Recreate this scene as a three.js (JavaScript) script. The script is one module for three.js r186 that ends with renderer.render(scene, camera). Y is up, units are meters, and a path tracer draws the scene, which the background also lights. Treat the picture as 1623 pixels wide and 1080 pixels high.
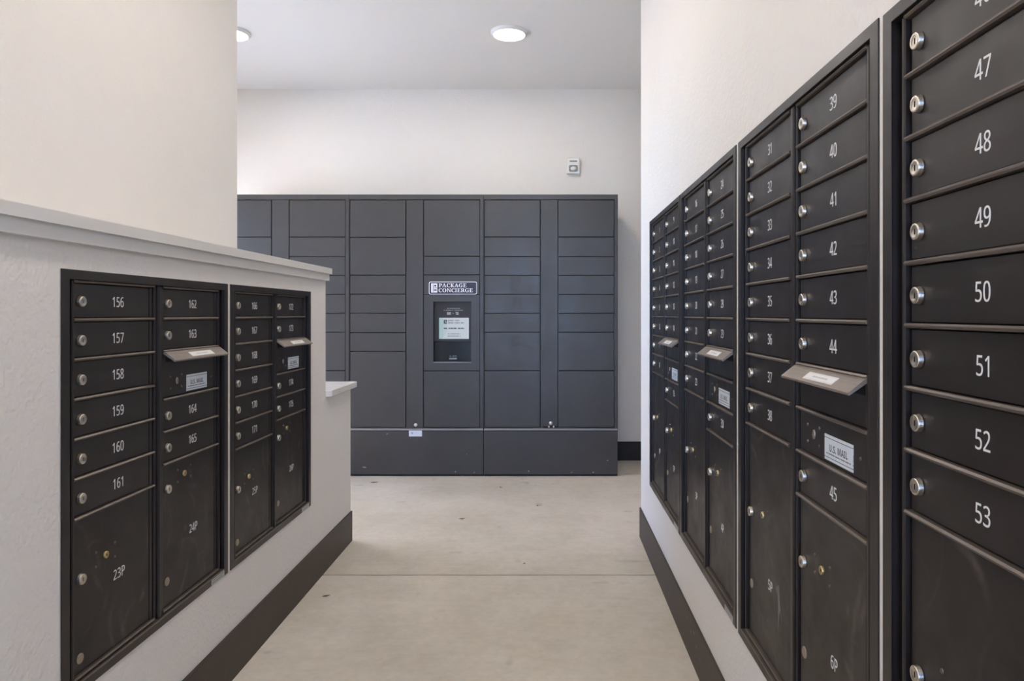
import * as THREE from 'three';
import { mergeGeometries } from 'three/addons/utils/BufferGeometryUtils.js';
import { RoundedBoxGeometry } from 'three/addons/geometries/RoundedBoxGeometry.js';
import { TextGeometry } from 'three/addons/geometries/TextGeometry.js';
import { FontLoader } from 'three/addons/loaders/FontLoader.js';
import { Sky } from 'three/addons/objects/Sky.js';
import { RectAreaLightUniformsLib } from 'three/addons/lights/RectAreaLightUniformsLib.js';

// ------------------------------------------------------------------ camera, sky, sun, exposure
const scene = new THREE.Scene();
const FOCAL = 1118, EYE = 1.205;
const camera = new THREE.PerspectiveCamera(2 * Math.atan(540 / FOCAL) * 180 / Math.PI, 1623 / 1080, 0.05, 200);
camera.position.set(0, EYE, 0);
camera.lookAt(0, EYE, -1);
camera.setViewOffset(1623, 1080, -55, 42.5, 1623, 1080);      // shifted (perspective-corrected) lens
camera.updateProjectionMatrix();

const SUN_FROM = new THREE.Vector3(0.25, 1.0, -0.45).normalize();
const sky = new Sky();
sky.scale.setScalar(400);
sky.material.uniforms.turbidity.value = 10;
sky.material.uniforms.rayleigh.value = 0.42;
sky.material.uniforms.mieCoefficient.value = 0.004;
sky.material.uniforms.mieDirectionalG.value = 0.8;
sky.material.uniforms.sunPosition.value.copy(SUN_FROM);
scene.add(sky);
const SKY_STRENGTH = 0.95, SUN = 7, LAMP = 28, EXPOSURE = 4.05;
scene.environmentIntensity = SKY_STRENGTH;
const sun = new THREE.DirectionalLight(0xffecd2, SUN);
sun.position.copy(SUN_FROM).multiplyScalar(30);
sun.target.position.set(-5, 0, -4);
sun.castShadow = true;
sun.shadow.mapSize.set(2048, 2048);
Object.assign(sun.shadow.camera, { left: -15, right: 15, top: 15, bottom: -15, near: 1, far: 70 });
scene.add(sun, sun.target);
RectAreaLightUniformsLib.init();

const renderer = new THREE.WebGLRenderer({ antialias: true });
renderer.shadowMap.enabled = true;
renderer.toneMapping = THREE.LinearToneMapping;
renderer.toneMappingExposure = EXPOSURE;

// ------------------------------------------------------------------ helpers
let seed = 7;
const rnd = () => { seed = (seed * 1664525 + 1013904223) >>> 0; return seed / 4294967296; };
const names = new Map();
const numbered = (n) => { const k = names.get(n) ?? 0; names.set(n, k + 1); return k ? `${n}_${String(k).padStart(3, '0')}` : n; };
const shadows = (o) => { o.traverse((m) => { if (m.isMesh) { m.castShadow = true; m.receiveShadow = true; } }); return o; };

function uvMetres(g, ox = 0, oy = 0) {                         // texture coordinates in metres, by the way each face points
  const p = g.attributes.position, n = g.attributes.normal, uv = new Float32Array(p.count * 2);
  for (let i = 0; i < p.count; i++) {
    const ax = Math.abs(n.getX(i)), ay = Math.abs(n.getY(i)), az = Math.abs(n.getZ(i));
    const [u, v] = ax >= ay && ax >= az ? [p.getZ(i), p.getY(i)] : ay >= az ? [p.getX(i), p.getZ(i)] : [p.getX(i), p.getY(i)];
    uv[2 * i] = u + ox; uv[2 * i + 1] = v + oy;
  }
  g.setAttribute('uv', new THREE.BufferAttribute(uv, 2));
  return g;
}
const flat = (g) => {
  const q = g.index ? g.toNonIndexed() : g;
  for (const k of Object.keys(q.attributes)) if (!['position', 'normal', 'uv'].includes(k)) q.deleteAttribute(k);
  q.groups = [];
  return q;
};
const join = (list) => (list.length === 1 ? flat(list[0]) : mergeGeometries(list.map(flat)));
function part(name, geos, mat, parent, shift) {                // one named mesh
  const g = Array.isArray(geos) ? join(geos) : geos;
  if (shift) uvMetres(g, shift[0], shift[1]);
  const m = new THREE.Mesh(g, mat);
  m.name = name; m.castShadow = true; m.receiveShadow = true;
  parent.add(m);
  return m;
}
function thing(name, label, category, pos = [0, 0, 0], turn = 0, group) {
  const o = new THREE.Group();
  o.name = numbered(name); o.position.set(...pos); o.rotation.y = turn;
  o.userData = { label, category };
  if (group) o.userData.group = group;
  scene.add(o);
  return o;
}
function structure(name, label, category, geos, mat) {
  const m = part(name, geos, mat, scene);
  uvMetres(m.geometry);
  m.userData = { kind: 'structure', label, category };
  return m;
}
const box = (x0, x1, y0, y1, z0, z1) => new THREE.BoxGeometry(x1 - x0, y1 - y0, z1 - z0).translate((x0 + x1) / 2, (y0 + y1) / 2, (z0 + z1) / 2);
function rectShape(x0, x1, y0, y1) { return new THREE.Shape([[x0, y0], [x1, y0], [x1, y1], [x0, y1]].map((p) => new THREE.Vector2(...p))); }
function rectHole(x0, x1, y0, y1) { return new THREE.Path([[x0, y0], [x0, y1], [x1, y1], [x1, y0]].map((p) => new THREE.Vector2(...p))); }
function cbox(x0, x1, y0, y1, z0, z1, c = 0.001) {             // chamfered box
  return new THREE.ExtrudeGeometry(rectShape(x0 + c, x1 - c, y0 + c, y1 - c), { depth: z1 - z0 - 2 * c, bevelEnabled: true, bevelThickness: c, bevelSize: c, bevelSegments: 1 }).translate(0, 0, z0 + c);
}
function plate(shape, z0, z1, c = 0) {
  return new THREE.ExtrudeGeometry(shape, c ? { depth: z1 - z0 - 2 * c, bevelEnabled: true, bevelThickness: c, bevelSize: c, bevelOffset: -c, bevelSegments: 1, curveSegments: 8 } : { depth: z1 - z0, bevelEnabled: false, curveSegments: 8 }).translate(0, 0, z0 + c);
}
function ringShape(x0, x1, y0, y1, w, wt = w, wb = w) { const s = rectShape(x0, x1, y0, y1); s.holes.push(rectHole(x0 + w, x1 - w, y0 + wb, y1 - wt)); return s; }
function roundShape(x0, x1, y0, y1, r) {
  const s = new THREE.Shape();
  s.moveTo(x0 + r, y0); s.lineTo(x1 - r, y0); s.absarc(x1 - r, y0 + r, r, -Math.PI / 2, 0);
  s.lineTo(x1, y1 - r); s.absarc(x1 - r, y1 - r, r, 0, Math.PI / 2);
  s.lineTo(x0 + r, y1); s.absarc(x0 + r, y1 - r, r, Math.PI / 2, Math.PI);
  s.lineTo(x0, y0 + r); s.absarc(x0 + r, y0 + r, r, Math.PI, 1.5 * Math.PI);
  return s;
}
const lathe = (pts, n = 20) => new THREE.LatheGeometry(pts.map((p) => new THREE.Vector2(...p)), n).rotateX(Math.PI / 2);   // axis along +z
const at = (g, x, y, z) => g.clone().translate(x, y, z);

// ------------------------------------------------------------------ textures
function lattice(n, s) {
  const a = new Float32Array(n * n); let k = s >>> 0;
  for (let i = 0; i < a.length; i++) { k = (k * 1664525 + 1013904223) >>> 0; a[i] = k / 4294967296; }
  return (x, y) => {
    const xi = Math.floor(x), yi = Math.floor(y); let fx = x - xi, fy = y - yi;
    fx = fx * fx * (3 - 2 * fx); fy = fy * fy * (3 - 2 * fy);
    const m = (i) => ((i % n) + n) % n, g = (i, j) => a[m(j) * n + m(i)];
    return (g(xi, yi) * (1 - fx) + g(xi + 1, yi) * fx) * (1 - fy) + (g(xi, yi + 1) * (1 - fx) + g(xi + 1, yi + 1) * fx) * fy;
  };
}
function fbm(s, octaves) { const L = octaves.map(([n, w], i) => [lattice(n, s + i * 97 + 13), n, w]); return (u, v) => { let t = 0, q = 0; for (const [f, n, w] of L) { t += f(u * n, v * n) * w; q += w; } return t / q; }; }
function dataTex(size, metres, fn, srgb) {
  const d = new Uint8Array(size * size * 4);
  for (let j = 0; j < size; j++) for (let i = 0; i < size; i++) {
    const c = fn(i / size, j / size), o = (j * size + i) * 4;
    for (let k = 0; k < 3; k++) d[o + k] = Math.max(0, Math.min(255, Math.round(c[k] ?? c[0])));
    d[o + 3] = 255;
  }
  const t = new THREE.DataTexture(d, size, size);
  t.wrapS = t.wrapT = THREE.RepeatWrapping; t.magFilter = THREE.LinearFilter; t.minFilter = THREE.LinearMipmapLinearFilter; t.generateMipmaps = true;
  t.repeat.set(1 / metres, 1 / metres);
  if (srgb) t.colorSpace = THREE.SRGBColorSpace;
  t.needsUpdate = true;
  return t;
}
const mix = (a, b, t) => a.map((x, i) => x + (b[i] - x) * t);
const sat = (x) => Math.max(0, Math.min(1, x));

// plaster: fine orange-peel relief
const nPeel = fbm(11, [[64, 1], [128, 0.7], [20, 0.5]]);
const peel = dataTex(512, 0.6, (u, v) => [255 * sat((nPeel(u, v) - 0.32) * 2.4)]);
const nWall = fbm(21, [[4, 1], [9, 0.7], [40, 0.4]]);
const wallMap = dataTex(256, 2.3, (u, v) => mix([233, 228, 221], [237, 232, 226], nWall(u, v)), true);
// concrete
const nC1 = fbm(31, [[3, 1], [7, 0.9], [16, 0.6]]), nC2 = fbm(41, [[60, 1], [130, 1], [250, 0.8]]), nC3 = fbm(51, [[24, 1], [60, 0.7]]);
const lC = lattice(256, 77);
const concreteMap = dataTex(1024, 2.6, (u, v) => {
  const t = nC1(u, v), g = nC2(u, v) - 0.5, streak = lC(u * 24, v * 220) - 0.5;
  let c = mix([206, 197, 179], [221, 212, 197], sat((t - 0.3) * 2.3));
  c = c.map((x) => x + g * 17 + streak * 4);
  const pit = nC3(u, v); if (pit > 0.8) c = c.map((x) => x - (pit - 0.8) * 150);
  return c;
}, true);
const concreteBump = dataTex(512, 1.3, (u, v) => [128 + 130 * (nC2(u, v) - 0.5) + 60 * (nC3(u, v) - 0.5)]);
const concreteRough = dataTex(256, 2.6, (u, v) => [0, 118 + 70 * nC1(u, v)].concat(0));
// painted steel, dusty
const nM1 = fbm(61, [[5, 1], [12, 0.8], [30, 0.5]]), nM2 = fbm(71, [[90, 1], [200, 0.7]]), lM = lattice(256, 99);
const bronzeFn = (dust) => (u, v) => {
  const t = nM1(u, v), g = nM2(u, v) - 0.5, brush = lM(u * 9, v * 130) - 0.5;
  let c = mix([32, 27, 26], [39, 33, 32], sat((t - 0.3) * 2.4)).map((x) => x + g * 5 + brush * 3);
  if (dust) c = mix(c, [118, 110, 104], dust(u, v));
  return c;
};
const bronzeMap = dataTex(512, 0.9, bronzeFn(null), true);
// wiped swirls of dust on the big parcel doors
const swirls = (() => {
  const N = 512, a = new Float32Array(N * N);
  for (let s = 0; s < 46; s++) {
    const cx = rnd() * N, cy = rnd() * N, r = 14 + rnd() * 74, a0 = rnd() * 6.28, da = 0.5 + rnd() * 2.6, w = 1.2 + rnd() * 5, k = 0.03 + rnd() * 0.09;
    const steps = Math.ceil(r * da * 1.2);
    for (let i = 0; i < steps; i++) {
      const th = a0 + da * i / steps, e = Math.sin(Math.PI * i / steps), rr = r * (1 + 0.18 * Math.sin(th * 2 + s));
      const x = cx + rr * Math.cos(th), y = cy + rr * 1.25 * Math.sin(th);
      for (let j = -8; j <= 8; j++) for (let q = -8; q <= 8; q++) {
        const g = Math.exp(-(j * j + q * q) / (2 * w * w)) * k * e * 0.35;
        if (g < 0.001) continue;
        const X = ((Math.round(x) + q) % N + N) % N, Y = ((Math.round(y) + j) % N + N) % N;
        a[Y * N + X] = Math.min(0.42, a[Y * N + X] + g);
      }
    }
  }
  return (u, v) => a[Math.min(N - 1, Math.floor(v * N)) * N + Math.min(N - 1, Math.floor(u * N))] * (0.6 + 0.8 * nM2(u, v));
})();
const dustyMap = dataTex(512, 0.62, bronzeFn(swirls), true);
const metalRough = dataTex(256, 0.5, (u, v) => [0, 70 + 50 * nM1(u, v), 0]);
const metalBump = dataTex(256, 0.12, (u, v) => [128 + 120 * (nM2(u, v) - 0.5)]);
const lockerMap = dataTex(512, 1.1, (u, v) => { const t = nM1(u, v), g = nM2(u, v) - 0.5; return mix([59, 56, 54], [65, 62, 60], t).map((x) => x + g * 4); }, true);
const vinylMap = dataTex(512, 0.8, (u, v) => {
  const t = nM1(u, v), g = nM2(u, v) - 0.5, k = lM(u * 60, v * 17);
  let c = mix([54, 44, 38], [63, 53, 46], t).map((x) => x + g * 8);
  if (k > 0.93) c = mix(c, [140, 130, 120], (k - 0.93) * 4);
  return c;
}, true);
const nWood = fbm(81, [[6, 1], [40, 0.5]]);
const hoodMap = dataTex(256, 0.4, (u, v) => { const b = lM(u * 6, v * 160), t = nWood(u, v); return mix([124, 114, 106], [152, 141, 132], sat(0.5 * b + 0.5 * t)); }, true);

// ------------------------------------------------------------------ materials
const std = (o) => new THREE.MeshStandardMaterial(o);
const satin = (o) => new THREE.MeshPhysicalMaterial({ ior: 1.52, ...o });   // anodised and powder-coated metal
const M = {
  wall: std({ map: wallMap, roughness: 0.82, bumpMap: peel, bumpScale: 0.0007 }),
  ceiling: std({ color: 0xf1eee9, roughness: 0.9, bumpMap: peel, bumpScale: 0.0003 }),
  white: std({ color: 0xe4e1dc, roughness: 0.5 }),
  quartz: std({ color: 0xeeebe6, roughness: 0.25 }),
  concrete: std({ map: concreteMap, roughnessMap: concreteRough, roughness: 1, bumpMap: concreteBump, bumpScale: 0.0008 }),
  joint: std({ color: 0x2e2822, roughness: 0.95 }),
  outdoor: std({ color: 0xb9b4ab, roughness: 0.9 }),
  bronze: satin({ map: bronzeMap, roughnessMap: metalRough, roughness: 1, bumpMap: metalBump, bumpScale: 0.0001 }),
  dusty: satin({ specularIntensity: 0.75, map: dustyMap, roughnessMap: metalRough, roughness: 1.05, bumpMap: metalBump, bumpScale: 0.0001 }),
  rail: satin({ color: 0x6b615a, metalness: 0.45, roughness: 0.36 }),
  black: std({ color: 0x0b0a0a, roughness: 0.7 }),
  hood: std({ map: hoodMap, roughness: 0.42, metalness: 0.35 }),
  nickel: std({ color: 0xd8d0c4, metalness: 1, roughness: 0.34 }),
  brass: std({ color: 0xcdb887, metalness: 1, roughness: 0.32 }),
  disc: std({ color: 0xa99a8b, metalness: 0.7, roughness: 0.5 }),
  screw: std({ color: 0x6d6763, metalness: 0.8, roughness: 0.4 }),
  digit: std({ color: 0xe6e4e0, roughness: 0.6 }),
  silver: std({ color: 0xb9bcbc, metalness: 0.55, roughness: 0.4 }),
  ink: std({ color: 0x3a3d42, roughness: 0.7 }),
  locker: satin({ map: lockerMap, roughnessMap: metalRough, roughness: 1, bumpMap: metalBump, bumpScale: 0.00012 }),
  lockerEdge: std({ color: 0x8d8b8c, roughness: 0.4, metalness: 0.3 }),
  vinyl: std({ map: vinylMap, roughness: 0.5 }),
  baseBack: std({ color: 0x1d1a19, roughness: 0.5 }),
  sign: std({ color: 0x241c30, roughness: 0.35 }),
  signWhite: std({ color: 0xf1eef0, roughness: 0.45 }),
  gloss: std({ color: 0x0d0e10, roughness: 0.12 }),
  kioskFace: std({ color: 0x33302f, roughness: 0.5 }),
  paper: std({ color: 0xdcdde4, roughness: 0.6 }),
  scuff: std({ color: 0xa8a6a8, roughness: 0.8 }),
  plasticWhite: std({ color: 0xecebe8, roughness: 0.4 }),
  plasticGrey: std({ color: 0x8f8f8c, roughness: 0.35 }),
  leaf: std({ color: 0x8a6a40, roughness: 0.8 }),
  leafDark: std({ color: 0x5d5044, roughness: 0.85 }),
  lamp: std({ color: 0xffffff, emissive: 0xfff3e2, emissiveIntensity: 5, roughness: 0.6 }),
};
function canvasTex(w, h, draw) {
  const c = document.createElement('canvas'); c.width = w; c.height = h;
  draw(c.getContext('2d'), w, h);
  const t = new THREE.CanvasTexture(c); t.colorSpace = THREE.SRGBColorSpace;
  return t;
}
function dashes(x, x0, x1, y, h, color) {                      // a line of print too small to read
  x.fillStyle = color; let p = x0;
  while (p < x1) { const w = h * (0.5 + rnd() * 2.2); x.fillRect(p, y, Math.min(w, x1 - p), h); p += w + h * (0.25 + (rnd() > 0.75 ? 0.7 : 0)); }
}
M.mailPlate = std({ roughness: 0.35, map: canvasTex(512, 196, (x, w, h) => {
  x.fillStyle = '#dfe6ec'; x.fillRect(0, 0, w, h);
  x.fillStyle = '#3d434c'; x.fillRect(0, 22, w, 5); x.fillRect(0, h - 26, w, 5);
  x.fillStyle = '#2b3038'; x.font = 'bold 74px sans-serif'; x.textAlign = 'center'; x.textBaseline = 'alphabetic'; x.fillText('U.S. MAIL', w / 2, 122);
  dashes(x, 34, w - 34, 138, 10, '#59606a');
}) });
M.slotLabel = std({ roughness: 0.5, map: canvasTex(512, 80, (x, w, h) => {
  x.fillStyle = '#ecebe8'; x.fillRect(0, 0, w, h);
  x.strokeStyle = '#c9c8c6'; x.lineWidth = 4; x.strokeRect(14, 10, w - 28, h - 20);
  dashes(x, 130, w - 130, 30, 18, '#c2c1c0');
}) });
M.frameTag = std({ roughness: 0.4, metalness: 0.4, map: canvasTex(256, 64, (x, w, h) => {
  x.fillStyle = '#b9bcbd'; x.fillRect(0, 0, w, h);
  dashes(x, 16, w - 16, 10, 14, '#83888c'); dashes(x, 16, w - 40, 36, 14, '#7d8287');
}) });
M.screen = (() => {
  const t = canvasTex(512, 360, (x, w, h) => {
    x.fillStyle = '#cfe0e6'; x.fillRect(0, 0, w, h);
    x.fillStyle = '#bddde2'; x.fillRect(0, 0, 70, h);
    x.fillStyle = '#dfe8f2'; x.beginPath(); x.moveTo(60, 0); x.quadraticCurveTo(230, 180, 40, h); x.lineTo(w, h); x.lineTo(w, 0); x.fill();
    x.fillStyle = '#4a5260'; x.fillRect(80, 34, 58, 68); x.fillStyle = '#dfe8f2'; x.fillRect(104, 48, 14, 14); x.fillRect(104, 72, 34, 10);
    dashes(x, 152, 350, 36, 22, '#9aa2ad'); dashes(x, 152, 430, 76, 22, '#9aa2ad');
    dashes(x, 80, 440, 170, 24, '#6a727e');
    dashes(x, 150, 370, 268, 14, '#8a929c'); dashes(x, 150, 370, 306, 14, '#8a929c');
  });
  return std({ color: 0x111111, roughness: 0.2, emissive: 0xffffff, emissiveMap: t, emissiveIntensity: 0.16 });
})();
M.kioskPrint = std({ roughness: 0.5, map: canvasTex(512, 160, (x, w, h) => {
  x.fillStyle = '#33302f'; x.fillRect(0, 0, w, h);
  dashes(x, 170, 360, 40, 12, '#8a8886'); dashes(x, 120, 400, 66, 12, '#8a8886');
  x.fillStyle = '#a9a7a4'; x.fillRect(168, 98, 56, 38); x.fillRect(246, 110, 22, 8); x.fillRect(292, 96, 44, 16); x.fillRect(300, 116, 40, 20);
}) });
M.readerPrint = std({ roughness: 0.15, map: canvasTex(512, 256, (x, w, h) => {
  x.fillStyle = '#121417'; x.fillRect(0, 0, w, h);
  dashes(x, 208, 306, 176, 16, '#6d7074'); x.fillStyle = '#8c8f92'; x.fillRect(204, 206, 104, 22);
}) });

const font = await new FontLoader().loadAsync('fonts/droid/droid_sans_regular.typeface.json');
const serif = await new FontLoader().loadAsync('fonts/droid/droid_serif_bold.typeface.json');
function text(s, f, cap, squeeze, depth, align = 0.5) {        // cap = height of a digit
  const g = new TextGeometry(s, { font: f, size: cap, depth, curveSegments: 4, bevelEnabled: false });
  g.computeBoundingBox();
  const b = g.boundingBox, k = cap / (b.max.y - b.min.y);
  g.translate(-(b.min.x + (b.max.x - b.min.x) * align), -(b.min.y + b.max.y) / 2, 0);
  g.scale(k * squeeze, k, 1);
  return g;
}

// ------------------------------------------------------------------ the room
const H = 3.053;                                                // ceiling height
const XR = 0.509, XL = -1.04, XU = -1.456;                      // right wall, low left wall, full-height left wall
const ZB = -5.794, ZR = -3.807, ZL = -3.318, ZC = -3.739, ZF = 2.6, XO = -3.1, XE = 1.9;
const UW = 0.788, P = 0.0889, RAIL0 = 0.391;                    // mailbox unit width, row pitch, height of the lowest rail
const rightUnits = [[-3.472, -2.684], [-2.676, -1.888], [-1.866, -1.078], [-1.063, -0.275]];
const leftUnits = [[-2.296, -1.508], [-3.103, -2.315]];
const R0 = RAIL0 - 0.03, R1 = RAIL0 + 14 * P + 0.022, L1 = RAIL0 + 10 * P + 0.023;

// floor slabs with a saw-cut joint
{
  const floor = new THREE.Group(); floor.name = 'floor';
  floor.userData = { kind: 'structure', label: 'polished beige concrete floor with one straight joint', category: 'floor' };
  scene.add(floor);
  const J = -3.25, x0 = XO, x1 = XE;
  const edge = (z, s) => { const a = []; for (let i = 0; i <= 90; i++) a.push([x0 + (x1 - x0) * i / 90, z + s * (0.0055 + (lM(i * 0.7, s * 3 + 9) > 0.72 ? 0.0022 : 0) * rnd())]); return a; };
  const slab = (pts) => new THREE.ExtrudeGeometry(new THREE.Shape(pts.map(([x, z]) => new THREE.Vector2(x, -z))), { depth: 0.1, bevelEnabled: false }).rotateX(-Math.PI / 2).translate(0, -0.1, 0);
  const near = [[x0, ZF], [x1, ZF], ...edge(J, 1).reverse()];
  const far = [...edge(J, -1), [x1, ZB], [x0, ZB]].map((p) => p);
  const a = part('floor_slab', [slab(near)], M.concrete, floor); uvMetres(a.geometry);
  const b = part('floor_slab', [slab(far)], M.concrete, floor); uvMetres(b.geometry, 0.7, 0.4);
  part('joint_filler', [box(x0, x1, -0.1, -0.03, J - 0.011, J + 0.011)], M.joint, floor);
}
structure('ceiling', 'smooth white painted ceiling', 'ceiling', [box(XO - 0.2, XE + 0.15, H, H + 0.2, ZB - 0.15, ZF + 0.15)], M.ceiling);
structure('wall_back', 'off-white painted wall behind the package lockers', 'wall', [box(XO - 0.2, XE + 0.15, 0, H, ZB - 0.15, ZB)], M.wall);
{
  const s = rectShape(XU - 0.15, XE + 0.15, 0, H); s.holes.push(rectHole(-1.02, 0.49, 0.001, 2.75));  // opening added out of view to feed daylight into the near corridor
  structure('wall_added_doorway', 'off-white painted wall behind the viewer, with an added doorway for daylight fill', 'wall', [plate(s, ZF, ZF + 0.15)], M.wall);
}
function niche(units, z0, z1, y1, x0, x1, top) {                // a wall along z with openings for the mailbox units
  const s = rectShape(-z1, -z0, 0, top);
  for (const [a, b] of units) s.holes.push(rectHole(-b + 0.013, -a - 0.013, R0 + 0.01, y1 - 0.01));
  return new THREE.ExtrudeGeometry(s, { depth: x1 - x0, bevelEnabled: false }).rotateY(Math.PI / 2).translate(x0, 0, 0);
}
structure('wall_right', 'white textured wall holding the tall mailbox units', 'wall', [niche(rightUnits, ZR, ZF, R1, XR, XR + 0.48, H), box(XR + 0.48, XE, 0, H, ZR, ZF)], M.wall);
structure('wall_right_alcove', 'off-white wall at the right end of the locker alcove', 'wall', [box(XE, XE + 0.15, 0, H, ZB, ZF)], M.wall);
structure('wall_left', 'full-height warm white wall rising behind the capped half wall', 'wall', [box(XU - 0.15, XU, 0, H, ZL, ZF), box(XO, XU - 0.15, 0, H, ZL, ZL + 0.15)], M.wall);
const CAP0 = 1.3603;
structure('wall_left_low', 'half wall with textured paint holding the short mailbox units', 'wall', [niche(leftUnits, ZL, ZF, L1, XU, XL, CAP0 + 0.02)], M.wall);
structure('wall_left_counter', 'low wall under the white counter', 'wall', [box(XU - 0.15, XL, 0, 0.8116, ZC, ZL)], M.wall);
{
  const s = rectShape(-(ZL + 0.15), -ZB, 0, H); s.holes.push(rectHole(3.5, 5.45, 0.001, 2.12));
  structure('wall_left_outer', 'outer wall with the open doorway to daylight', 'wall', [plate(s, 0, 0.2).rotateY(Math.PI / 2).translate(XO - 0.2, 0, 0)], M.wall);
}
structure('ground', 'sunlit pale paving outside the doorways', 'ground', [box(-30, XO, -0.1, -0.005, -20, 24), box(XO, 20, -0.1, -0.005, ZF, 24)], M.outdoor);
structure('added_eave', 'unseen roof overhang added to shade the side doorway', 'roof', [box(XO - 1.2, XO - 0.2, H - 0.05, H + 0.2, ZB - 0.15, ZF + 0.15)], M.ceiling);  // unseen overhang, added to hold daylight off the upper back corner
// cap of the half wall: fascia board and overhanging top board
structure('trim_1', 'white fascia board under the half wall cap', 'trim', [cbox(XU, -1.025, CAP0, 1.392, ZL - 0.012, ZF, 0.0015)], M.white);
structure('trim_2', 'white overhanging top board capping the half wall', 'trim', [cbox(XU, -1.015, 1.392, 1.4187, ZL - 0.022, ZF, 0.002)], M.white);
// baseboards
const BH = 0.158, BT = 0.008;
structure('baseboard_right', 'dark brown vinyl baseboard along the right mailbox wall', 'baseboard', [cbox(XR - BT, XR, 0, BH, ZR - BT, ZF, 0.0015), cbox(XR, XE, 0, BH, ZR - BT, ZR, 0.0015)], M.vinyl);
structure('baseboard_left', 'dark brown vinyl baseboard along the half wall', 'baseboard', [cbox(XL, XL + BT, 0, BH, ZC - BT, ZF, 0.0015), cbox(XU - 0.15, XL, 0, BH, ZC - BT, ZC, 0.0015)], M.vinyl);
{
  const b = scene.getObjectByName('baseboard_right');
  const flakes = [[-2.52, 0.12, 0.012], [-2.45, 0.1, 0.016], [-2.4, 0.118, 0.02], [-2.36, 0.09, 0.014], [-2.3, 0.075, 0.01]].map(([z, y, w]) => box(XR - BT - 0.0003, XR - BT, y - w * 0.25, y + w * 0.25, z - w * 0.5, z + w * 0.5));
  part('scuff_marks', flakes, std({ color: 0x85796e, roughness: 0.8 }), b);
}
structure('baseboard_back', 'black baseboard behind the package lockers', 'baseboard', [cbox(0.54, XE, 0, 0.155, ZB, ZB + 0.01, 0.0015)], M.baseBack);

// white counter on the low wall
{
  const t = thing('counter_top', 'white solid-surface counter on the low wall past the half wall', 'counter', [-1.36, 0.8116, (ZL + ZC) / 2 - 0.015]);
  const x0 = XU - 0.15 + 1.36, x1 = -1.017 + 1.36, z0 = -0.236, z1 = 0.222, r = 0.03;
  const s = new THREE.Shape();
  s.moveTo(x0, -z1); s.lineTo(x1 - r, -z1); s.absarc(x1 - r, -z1 + r, r, -Math.PI / 2, 0); s.lineTo(x1, -z0); s.lineTo(x0, -z0); s.closePath();
  part('slab', [plate(s, 0, 0.03, 0.002).rotateX(-Math.PI / 2)], M.quartz, t);
}

// ------------------------------------------------------------------ mailbox units
const lockBody = lathe([[0.0001, 0.0074], [0.0066, 0.0074], [0.0074, 0.0086], [0.0108, 0.0086], [0.012, 0.0072], [0.012, 0.0025], [0.0126, 0.0016], [0.0126, 0], [0.0001, 0]].reverse(), 24);
const lockSlot = box(-0.0009, 0.0009, -0.004, 0.004, 0.0072, 0.0079);
const discGeo = lathe([[0.0116, 0], [0.0116, 0.0012], [0.0102, 0.0022], [0.0001, 0.0025]], 24);
const brassGeo = lathe([[0.0085, 0], [0.0085, 0.0035], [0.0072, 0.0045], [0.0048, 0.0045], [0.0044, 0.0032], [0.0001, 0.0032]], 20);
const brassSlot = box(-0.0006, 0.0006, -0.0026, 0.0026, 0.003, 0.0038);
const screwGeo = lathe([[0.0036, 0], [0.003, 0.0016], [0.0001, 0.0022]], 10);
const DZ = -0.011;                                              // plane of the door faces behind the wall face
const COLW = 0.316, EDGE = 0.054, MIDW = 0.048;

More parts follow.
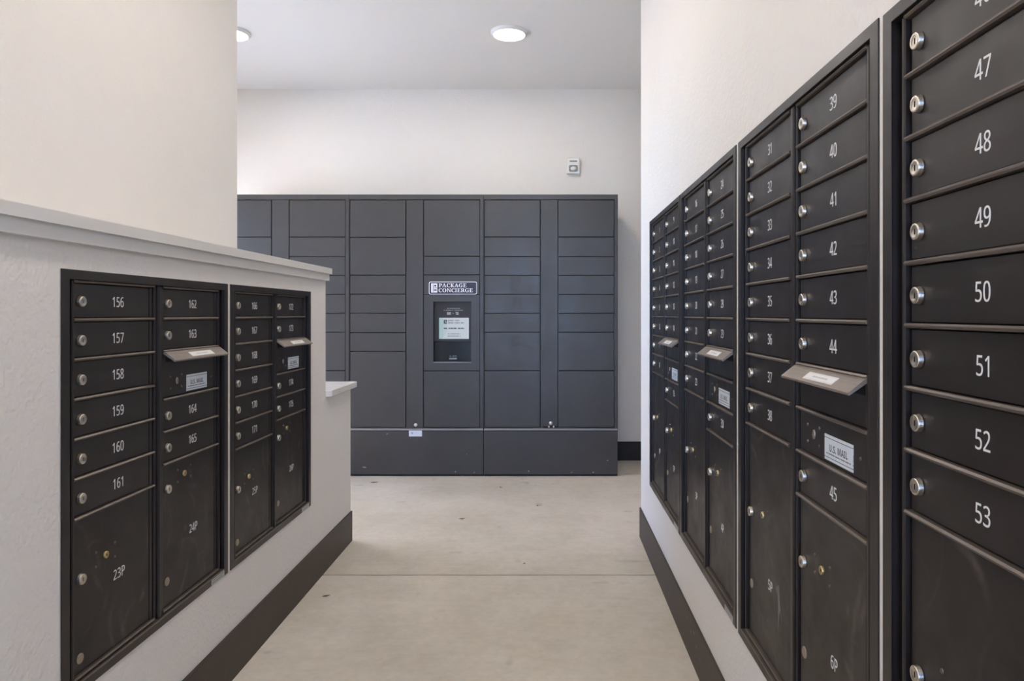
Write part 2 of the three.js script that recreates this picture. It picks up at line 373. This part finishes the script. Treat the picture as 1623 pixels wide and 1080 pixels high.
function mailboxUnit(label, group, face, pos, turn, rows, columns) {
  const t = thing('mailbox_unit', label, 'mailbox', pos, turn, group);
  const W = UW, HH = rows * P + 0.052, x0 = -W / 2, x1 = W / 2, off = () => [rnd() * 3, rnd() * 3];
  // housing set in the wall, open at the front
  part('housing', [box(x0 + 0.022, x1 - 0.022, 0.019, HH - 0.019, -0.40, -0.03)], M.black, t);
  const trim = ringShape(x0, x1, 0, HH, 0.027, 0.021, 0.022);
  const lip = ringShape(x0 + 0.0235, x1 - 0.0235, 0.0185, HH - 0.0175, 0.0035);
  part('frame', [plate(trim, 0, 0.003, 0.0008), plate(lip, -0.03, 0.0015)], M.bronze, t, off());
  part('lit_dusty_sill', [cbox(x0 + 0.028, x1 - 0.028, 0.0195, 0.0235, -0.028, 0.0036, 0.001)], M.rail, t);  // lighter strip on the trim ledge; lamp highlight and dust put in its colour
  // inner surround of the doors: two stepped ridges on each side, a stepped post between the columns
  const ridges = (a, s) => [cbox(Math.min(a, a + s * 0.007), Math.max(a, a + s * 0.007), 0.024, HH - 0.023, -0.03, -0.009, 0.001), cbox(Math.min(a + s * 0.008, a + s * 0.0165), Math.max(a + s * 0.008, a + s * 0.0165), 0.024, HH - 0.023, -0.03, -0.0035, 0.0022)];
  part('jamb', ridges(x0 + 0.0355, 1), M.bronze, t, off());
  part('jamb', ridges(x1 - 0.0355, -1), M.bronze, t, off());
  part('post', [cbox(-0.021, -0.009, 0.024, HH - 0.023, -0.03, -0.008, 0.001), cbox(-0.0075, 0.0105, 0.023, HH - 0.022, -0.03, -0.0015, 0.003), cbox(0.012, 0.0215, 0.024, HH - 0.023, -0.03, -0.006, 0.0015)], M.bronze, t, off());
  // silver sticker on the sill
  const tag = part('sill_sticker', [box(x1 - 0.115, x1 - 0.028, 0.002, 0.019, 0.003, 0.0036)], M.frameTag, t);
  tag.geometry.attributes.uv.needsUpdate = true;
  columns.forEach((items, c) => {
    const cx0 = c ? x1 - EDGE - COLW : x0 + EDGE, cx1 = cx0 + COLW;
    let y = 0.03 + rows * P;                                    // top of the column
    const rail = (yy) => part('rail', [cbox(cx0 - 0.004, cx1 + 0.002, yy - 0.0034, yy + 0.0034, -0.03, -0.002, 0.0026)], M.rail, t);
    rail(y - 0.002);
    items.forEach((it, i) => {
      const y1 = y, y0 = y - it.h * P; y = y0;
      const b = y0 + 0.005, e = y1 - 0.005 - (i ? 0 : 0.002), mid = (b + e) / 2;
      rail(y0);
      const isParcel = it.kind === 'parcel';
      const doorName = isParcel ? 'parcel_door' : it.kind === 'box' ? 'door' : 'mail_door';
      const geos = [cbox(cx0 + 0.003, cx1 - 0.015, b, e, -0.028, DZ, 0.0012), cbox(cx1 - 0.0135, cx1 - 0.001, b, e, -0.028, DZ + 0.001, 0.0012)];
      const d = part(doorName, geos, isParcel ? M.dusty : M.bronze, t, off());
      const put = (name, g, m, x, yy, z = DZ) => part(name, [at(g, cx0 + x, yy, z)], m, d);
      const lock = (yy) => { put('lock', lockBody, M.nickel, 0.026, yy); put('keyhole', lockSlot, M.black, 0.026, yy); };
      if (it.kind === 'box') {
        lock(mid - 0.002);
        put('number', text(it.n, font, 0.025, 0.86, 0.0004), M.digit, 0.168, mid - 0.001, DZ);
      } else if (isParcel) {
        const f = it.at;
        lock(y0 + f[0]);
        put('key_cylinder', brassGeo, M.brass, 0.118, y0 + f[1]);
        put('keyhole', brassSlot, M.black, 0.118, y0 + f[1]);
        for (const [sx, sy] of [[-1, 1], [-1, -1], [1, 1], [1, -1]]) put('screw', screwGeo, M.screw, 0.118 + sx * 0.036, y0 + f[1] + sy * 0.017);
        put('number', text(it.n, font, 0.0245, 0.86, 0.0004), M.digit, 0.172, y0 + f[2], DZ);
        put('key_disc', discGeo, M.disc, 0.026, y0 + f[3]);
        if (it.scratch) {
          const s = new THREE.Shape([[0, 0], [0.012, 0.006], [0.018, -0.03], [0.034, -0.075], [0.02, -0.05], [0.014, -0.062], [0.008, -0.1], [0.006, -0.06], [0.004, -0.02], [-0.012, -0.008]].map((p) => new THREE.Vector2(...p)));
          put('scratch', plate(s, 0, 0.0005), std({ color: 0x7a726a, roughness: 0.9 }), 0.222, y0 + f[2] + 0.02);
        }
      } else {
        if (it.kind !== 'mail') {                               // sloping visor over the letter slot
          const hx0 = cx0 - 0.002, hx1 = cx1 + 0.004, zt = DZ + 0.001, zf = 0.027, yt = y1 - 0.001, yf = y1 - 0.024;
          const prof = new THREE.Shape([[zt - 0.004, yt + 0.003], [zt + 0.001, yt + 0.003], [zt + 0.012, yt - 0.003], [zf, yf], [zf, yf - 0.004], [zf - 0.002, yf - 0.0045], [zt + 0.008, yt - 0.0085], [zt, yt - 0.006]].map((p) => new THREE.Vector2(...p)));
          const hood = part('slot_visor', [new THREE.ExtrudeGeometry(prof, { depth: hx1 - hx0, bevelEnabled: false }).rotateY(-Math.PI / 2).scale(1, 1, 1).translate(hx1, 0, 0)], M.hood, t, off());
          part('letter_slot', [box(cx0 + 0.02, cx1 - 0.02, yt - 0.03, yt - 0.012, DZ, DZ + 0.0006)], M.black, d);
          const len = Math.hypot(zf - zt - 0.012, yt - 0.003 - yf), ang = Math.atan2(yt - 0.003 - yf, zf - zt - 0.012);
          const lb = new THREE.BoxGeometry(0.135, 0.0185, 0.0006).rotateX(-(Math.PI / 2 - ang)).translate(cx0 + 0.172, (yt - 0.003 + yf) / 2 + 0.0003, (zt + 0.012 + zf) / 2 + 0.0003);
          part('slot_label', [lb], M.slotLabel, hood);
        }
        if (it.kind !== 'slot') {                               // carrier's door with its plate, lock and screws
          const pl = new THREE.BoxGeometry(0.122, 0.047, 0.0012).translate(cx0 + 0.192, y0 + 0.034, DZ + 0.0006);
          part('mail_plate', [pl], M.mailPlate, d);
          const lx = 0.078, ly = y0 + 0.046;
          put('key_cylinder', brassGeo.clone().scale(0.62, 1.1, 0.6), M.disc, lx, ly);
          for (const [sx, sy] of [[-0.034, 0.014], [-0.034, -0.019], [0.026, 0.016], [0.026, -0.018]]) put('screw', screwGeo, M.screw, lx + sx, ly + sy);
          put('screw', screwGeo, M.screw, 0.28, y0 + 0.04);
        }
      }
    });
  });
  return t;
}
const boxes = (from, n) => Array.from({ length: n }, (_, i) => ({ kind: 'box', n: String(from + i), h: 1 }));
const RP = [0.314, 0.33, 0.18, 0.131];
rightUnits.forEach(([za, zb], k) => {
  const n = 1 + 15 * k;
  const left = [...boxes(n, 8), { kind: 'parcel', n: `${2 * k + 1}P`, h: 6, at: RP, scratch: k === 2 }];
  const right = [...boxes(n + 8, 6), { kind: 'slot', h: 1 }, { kind: 'mail', h: 1 }, ...boxes(n + 14, 1), { kind: 'parcel', n: `${2 * k + 2}P`, h: 5, at: RP }];
  const label = ['tall dark bronze mailbox unit at the far end of the right wall', 'tall dark bronze mailbox unit second from the far end of the right wall',
    'tall dark bronze mailbox unit, second nearest in the right wall, with boxes 31 to 45', 'nearest tall dark bronze mailbox unit, cut off by the right picture edge'][k];
  mailboxUnit(label, 'tall mailbox units in the right wall', -1, [XR, R0 - (k === 3 ? 0.003 : 0), (za + zb) / 2], -Math.PI / 2, 14, [left, right]);
});
leftUnits.forEach(([za, zb], k) => {
  const n = 156 + 10 * k;
  const left = [...boxes(n, 6), { kind: 'parcel', n: `${23 + 2 * k}P`, h: 4, at: [0.216, 0.24, 0.178, 0.037] }];
  const right = [...boxes(n + 6, 2), { kind: 'slotmail', h: 1.5 }, ...boxes(n + 8, 2), { kind: 'parcel', n: `${24 + 2 * k}P`, h: 4.5, at: [0.328, 0.352, 0.18, 0.072] }];
  mailboxUnit(['short dark bronze mailbox unit in the half wall, the nearer with parcel door 23P', 'short dark bronze mailbox unit in the half wall, the farther beside the counter'][k], 'short mailbox units in the half wall', 1, [XL, R0, (za + zb) / 2], Math.PI / 2, 10, [left, right]);
});

// ------------------------------------------------------------------ package lockers
const ZK = -5.222, KP = 0.004671, LW = 0.995, LT = 2.088;
const py = (v) => EYE + (497.5 - v) * KP;                       // row heights read off the photograph's scale at the lockers
const rowsA = [317, 376, 407, 437, 467, 497, 527, 588, 678].map(py), rowsB = [317, 376.5, 436.5, 466.5, 497, 527.5, 557.5, 678].map(py);
function lockerModule(label, x0, kiosk, rowsL, rowsR, extras) {
  const t = thing('package_locker', label, 'locker', [x0 + LW / 2, 0, ZK], 0, 'grey package locker modules along the back wall');
  const a = -LW / 2, off = () => [rnd() * 3, rnd() * 3];
  const u0 = a + 0.008, u1 = a + 0.418, s0 = a + 0.4235, s1 = a + 0.5485, v0 = a + 0.554, v1 = a + 0.966, yb = py(678), yt = py(317);
  // cabinet: box body with a face frame
  part('cabinet', [box(a + 0.001, a + LW - 0.001, 0.012, LT, -0.555, -0.06), box(a + 0.001, a + 0.004, 0.012, LT, -0.06, -0.012), box(a + LW - 0.004, a + LW - 0.001, 0.012, LT, -0.06, -0.012), box(a + 0.001, a + LW - 0.001, LT - 0.003, LT, -0.06, -0.012)], M.locker, t, off());
  const fr = rectShape(a + 0.001, a + LW - 0.001, yb - 0.004, LT);
  fr.holes.push(rectHole(u0 - 0.003, v1 + 0.003, yb - 0.001, yt + 0.002));
  part('face_frame', [plate(fr, -0.012, 0.003, 0.001)], M.locker, t, off());
  const strip = part('centre_strip', [cbox(s0, s1, yb, yt, -0.012, 0, 0.0015)], M.locker, t, off());
  const doors = (rows, x0, x1, skip) => { for (let i = 0; i < rows.length - 1; i++) if (!skip || !skip(i)) part('locker_door', [cbox(x0, x1, rows[i + 1] + 0.0022, rows[i] - 0.0022, -0.012, 0.001, 0.0022)], M.locker, t, off()); };
  doors(rowsL, u0, u1);
  if (!kiosk) doors(rowsR, v0, v1);
  else {
    const rk = [317, 406.5, 436, 467, 588, 678].map(py);
    doors(rk, v0, v1, (i) => i === 3);
    const cx = x0 + LW / 2, X = (p) => (p - 866.5) * KP - cx;
    const kx0 = X(687), kx1 = X(747), ky0 = py(574.5), ky1 = py(478.5), dep = -0.05;
    const ps = rectShape(v0, v1, rk[4] + 0.0022, rk[3] - 0.0022); ps.holes.push(rectHole(kx0, kx1, ky0, ky1));
    const panel = part('kiosk_panel', [plate(ps, -0.012, 0.001, 0.0012)], M.locker, t, off());
    part('kiosk_recess', [box(kx0 - 0.004, kx0, ky0, ky1, dep, -0.001), box(kx1, kx1 + 0.004, ky0, ky1, dep, -0.001), box(kx0, kx1, ky1, ky1 + 0.004, dep, -0.001)], M.black, panel);
    part('kiosk_ledge', [cbox(kx0, kx1, ky0 - 0.004, ky0 + 0.002, dep, 0.004, 0.001)], M.lockerEdge, panel);
    part('kiosk_face', [box(kx0, kx1, py(541), ky1, -0.046, -0.036)], M.kioskFace, panel);
    const print = new THREE.PlaneGeometry(X(745) - X(689), py(484) - py(502)); print.translate((X(745) + X(689)) / 2, (py(484) + py(502)) / 2, -0.0355);
    part('kiosk_lettering', [print], M.kioskPrint, panel);
    part('screen', [new THREE.BoxGeometry(X(742.3) - X(694.8), py(504) - py(537.6), 0.002).translate((X(742.3) + X(694.8)) / 2, (py(504) + py(537.6)) / 2, -0.0355)], M.screen, panel);
    part('reader_window', [new THREE.BoxGeometry(kx1 - kx0, py(543) - ky0 - 0.003, 0.004).translate((kx0 + kx1) / 2, (py(543) + ky0 + 0.003) / 2, -0.036)], M.readerPrint, panel);
    // lettered sign
    const sx0 = X(679.5), sx1 = X(756.5), sy0 = py(467.3), sy1 = py(446.3);
    const sign = part('sign', [plate(roundShape(sx0, sx1, sy0, sy1, 0.014), 0.001, 0.006, 0.001)], M.sign, t);
    const bs = roundShape(sx0 + 0.002, sx1 - 0.002, sy0 + 0.002, sy1 - 0.002, 0.013); bs.holes.push(roundShape(sx0 + 0.0062, sx1 - 0.0062, sy0 + 0.0062, sy1 - 0.0062, 0.009));
    part('sign_border', [plate(bs, 0.006, 0.0068)], M.signWhite, sign);
    const lx = X(683.5), ly0 = py(464), ly1 = py(449.5), lw = 0.046, q = [];
    const ls = rectShape(lx, lx + lw, ly0, ly1);                // emblem: a white block with a P and a C cut in it
    const lh = ly1 - ly0;
    ls.holes.push(rectHole(lx + lw * 0.5, lx + lw * 0.82, ly0 + lh * 0.66, ly0 + lh * 0.84), rectHole(lx + lw * 0.46, lx + lw * 0.9, ly0 + lh * 0.2, ly0 + lh * 0.34), rectHole(lx + lw * 0.3, lx + lw * 0.38, ly0 + lh * 0.1, ly0 + lh * 0.9), rectHole(lx + lw * 0.46, lx + lw * 0.96, ly0 + lh * 0.47, ly0 + lh * 0.53));
    part('emblem', [plate(ls, 0.006, 0.0068)], M.signWhite, sign);
    part('lettering', [at(text('PACKAGE', serif, 0.029, 1.06, 0.0006, 0), X(695.5), py(452.6), 0.006), at(text('CONCIERGE', serif, 0.029, 1.06, 0.0006, 0), X(695.5), py(460.4), 0.006)], M.signWhite, sign);
  }
  // ledge and kick panel
  part('ledge', [cbox(a + 0.004, a + LW - 0.004, py(682.5), py(679.5), -0.012, 0.009, 0.002)], M.lockerEdge, t);
  const kick = part('kick_panel', [cbox(a + 0.003, a + LW - 0.003, 0.014, py(683), -0.012, 0.003, 0.002)], M.locker, t, off());
  part('toe_gap', [box(a + 0.002, a + LW - 0.002, 0, 0.012, -0.55, -0.02)], M.black, t);
  const marks = extras.map(([mx, my, w, h, r]) => new THREE.ExtrudeGeometry(new THREE.Shape(Array.from({ length: 9 }, (_, i) => { const q = i / 9 * 6.283, k = 0.55 + 0.45 * rnd(); return new THREE.Vector2(w * k * Math.cos(q), h * k * Math.sin(q)); })), { depth: 0.0003, bevelEnabled: false }).rotateZ(r).translate((mx - 866.5) * KP - x0 - LW / 2, py(my), 0.003));
  if (marks.length) part('paint_chips', marks, M.scuff, kick);
  return { t, strip, kick, s0, s1, yb, X: (p) => (p - 866.5) * KP - x0 - LW / 2 };
}
const keyLock = lathe([[0.013, 0], [0.013, 0.004], [0.009, 0.007], [0.0001, 0.007]].reverse().reverse(), 18);
lockerModule('grey package locker module at the far left, partly hidden by the half wall', -2.4575, false, rowsA, rowsA, []);
const mk = lockerModule('grey package locker module with the lettered sign and screen kiosk', -1.4625, true, rowsB, null, [[614, 688, 0.012, 0.004, 0.3], [578, 741, 0.022, 0.004, -0.1], [722, 748, 0.006, 0.006, 0], [752, 749, 0.006, 0.005, 0.4], [740, 720, 0.004, 0.003, 0]]);
part('strip_lock', [at(keyLock, mk.X(659), py(673.8), 0)], M.nickel, mk.strip);
part('strip_sticker', [box(mk.X(648.2), mk.X(669), py(692), py(682.2), 0.003, 0.0036)], M.paper, mk.kick);
part('sticker_print', [box(mk.X(652), mk.X(654.5), py(688.5), py(685), 0.0036, 0.0039)], M.scuff, mk.kick);
const mr = lockerModule('grey package locker module at the right end beside the open wall corner', -0.4675, false, rowsA, rowsA, [[838, 747, 0.006, 0.008, 0.2], [906, 749, 0.007, 0.003, 0], [940, 749, 0.007, 0.006, 0.6], [963, 730, 0.009, 0.003, 0.4]]);
part('strip_lock', [at(keyLock, mr.X(873), py(671), 0)], M.nickel, mr.strip);
part('strip_notch', [box(mr.X(861), mr.X(885), py(678.4), py(675.8), 0.0002, 0.0012)], M.black, mr.strip);
part('strip_bracket', [box(mr.X(869), mr.X(871), py(678), py(675), 0.001, 0.004), box(mr.X(876.5), mr.X(878.5), py(678), py(675), 0.001, 0.004)], M.nickel, mr.strip);

// ------------------------------------------------------------------ ceiling lamps
function ceilingLamp(label, x, z) {
  const t = thing('ceiling_light', label, 'ceiling light', [x, H, z], 0, 'round ceiling lights');
  const down = (pts, n) => new THREE.LatheGeometry(pts.map((p) => new THREE.Vector2(...p)), n);
  part('trim_ring', [down([[0.1, -0.016], [0.104, -0.022], [0.108, -0.022], [0.12, -0.012], [0.121, 0]], 48)], M.plasticWhite, t);
  part('lamp_disc', [down([[0.0001, -0.02], [0.09, -0.019], [0.1, -0.016]], 48)], M.lamp, t);
  const l = new THREE.RectAreaLight(0xfff6ec, LAMP, 0.16, 0.16);
  l.position.set(x, H - 0.026, z); l.lookAt(x, 0, z);
  scene.add(l);
}
ceilingLamp('round white flush ceiling light in front of the lockers, fully in view', -0.246, -4.626);
ceilingLamp('round white flush ceiling light half hidden by the left wall edge', -2.07, -4.626);
ceilingLamp('round white flush ceiling light over the mail corridor, above the view', -0.5, -2.35);
ceilingLamp('round white flush ceiling light over the corridor right above the viewer', -0.5, -0.7);
ceilingLamp('round white flush ceiling light over the corridor behind the viewer', -0.5, 1.3);

// ------------------------------------------------------------------ wall sensor
{
  const t = thing('wall_sensor', 'small white wall device with a dark lens window above the lockers', 'sensor', [0.2177, 2.415, ZB]);
  part('body', [new RoundedBoxGeometry(0.109, 0.135, 0.034, 3, 0.01).translate(0, 0, 0.017)], M.plasticWhite, t);
  part('grille', [cbox(-0.03, 0.03, 0.03, 0.042, 0.03, 0.0355, 0.001)], M.plasticGrey, t);
  const win = part('lens_window', [plate(roundShape(-0.036, 0.036, -0.05, 0.004, 0.012), 0.033, 0.037, 0.001)], M.plasticGrey, t);
  part('lens', [new THREE.SphereGeometry(0.021, 20, 10, 0, Math.PI * 2, 0, Math.PI / 2).rotateX(Math.PI / 2).scale(1.15, 0.8, 0.6).translate(0, -0.024, 0.036)], M.plasticWhite, win);
}

// ------------------------------------------------------------------ litter on the floor
function fragment(label, x, z, size, turn, mat) {
  const t = thing('leaf_fragment', label, 'leaf', [x, 0, z], turn, 'dry leaf crumbs on the floor');
  const s = new THREE.Shape([[-1, 0], [-0.4, 0.32], [0.3, 0.38], [1, 0.1], [0.55, -0.2], [0.05, -0.1], [-0.3, -0.34]].map((p) => new THREE.Vector2(p[0] * size, p[1] * size)));
  const g = new THREE.ExtrudeGeometry(s, { depth: 0.0012, bevelEnabled: false }).rotateX(-Math.PI / 2);
  const p = g.attributes.position;
  for (let i = 0; i < p.count; i++) p.setY(i, p.getY(i) + 0.004 * Math.abs(Math.sin(p.getX(i) / size * 2.2)));
  g.computeVertexNormals();
  part('blade', [g], mat, t);
}
const fp = (x, y) => { const Z = FOCAL * EYE / (y - 497.5); return [(x - 866.5) * Z / FOCAL, -Z]; };
fragment('curled brown leaf crumb on the beige floor near the left baseboard', ...fp(517, 946), 0.017, 0.4, M.leafDark);
fragment('small orange leaf crumb in the middle of the pale floor', ...fp(732, 823.5), 0.017, 0.1, M.leaf);
fragment('dark leaf crumb on the pale floor right of centre', ...fp(852, 802.5), 0.012, 1.1, M.leafDark);
fragment('brown leaf crumb just in front of the locker kick panel', ...fp(593, 765.5), 0.026, 0.2, M.leafDark);
fragment('tiny dark leaf crumb above the floor joint', ...fp(831, 894.5), 0.008, 0.7, M.leafDark);
fragment('dark leaf crumb in front of the lockers near the middle seam', ...fp(794, 773.5), 0.016, 2.2, M.leafDark);

renderer.render(scene, camera);
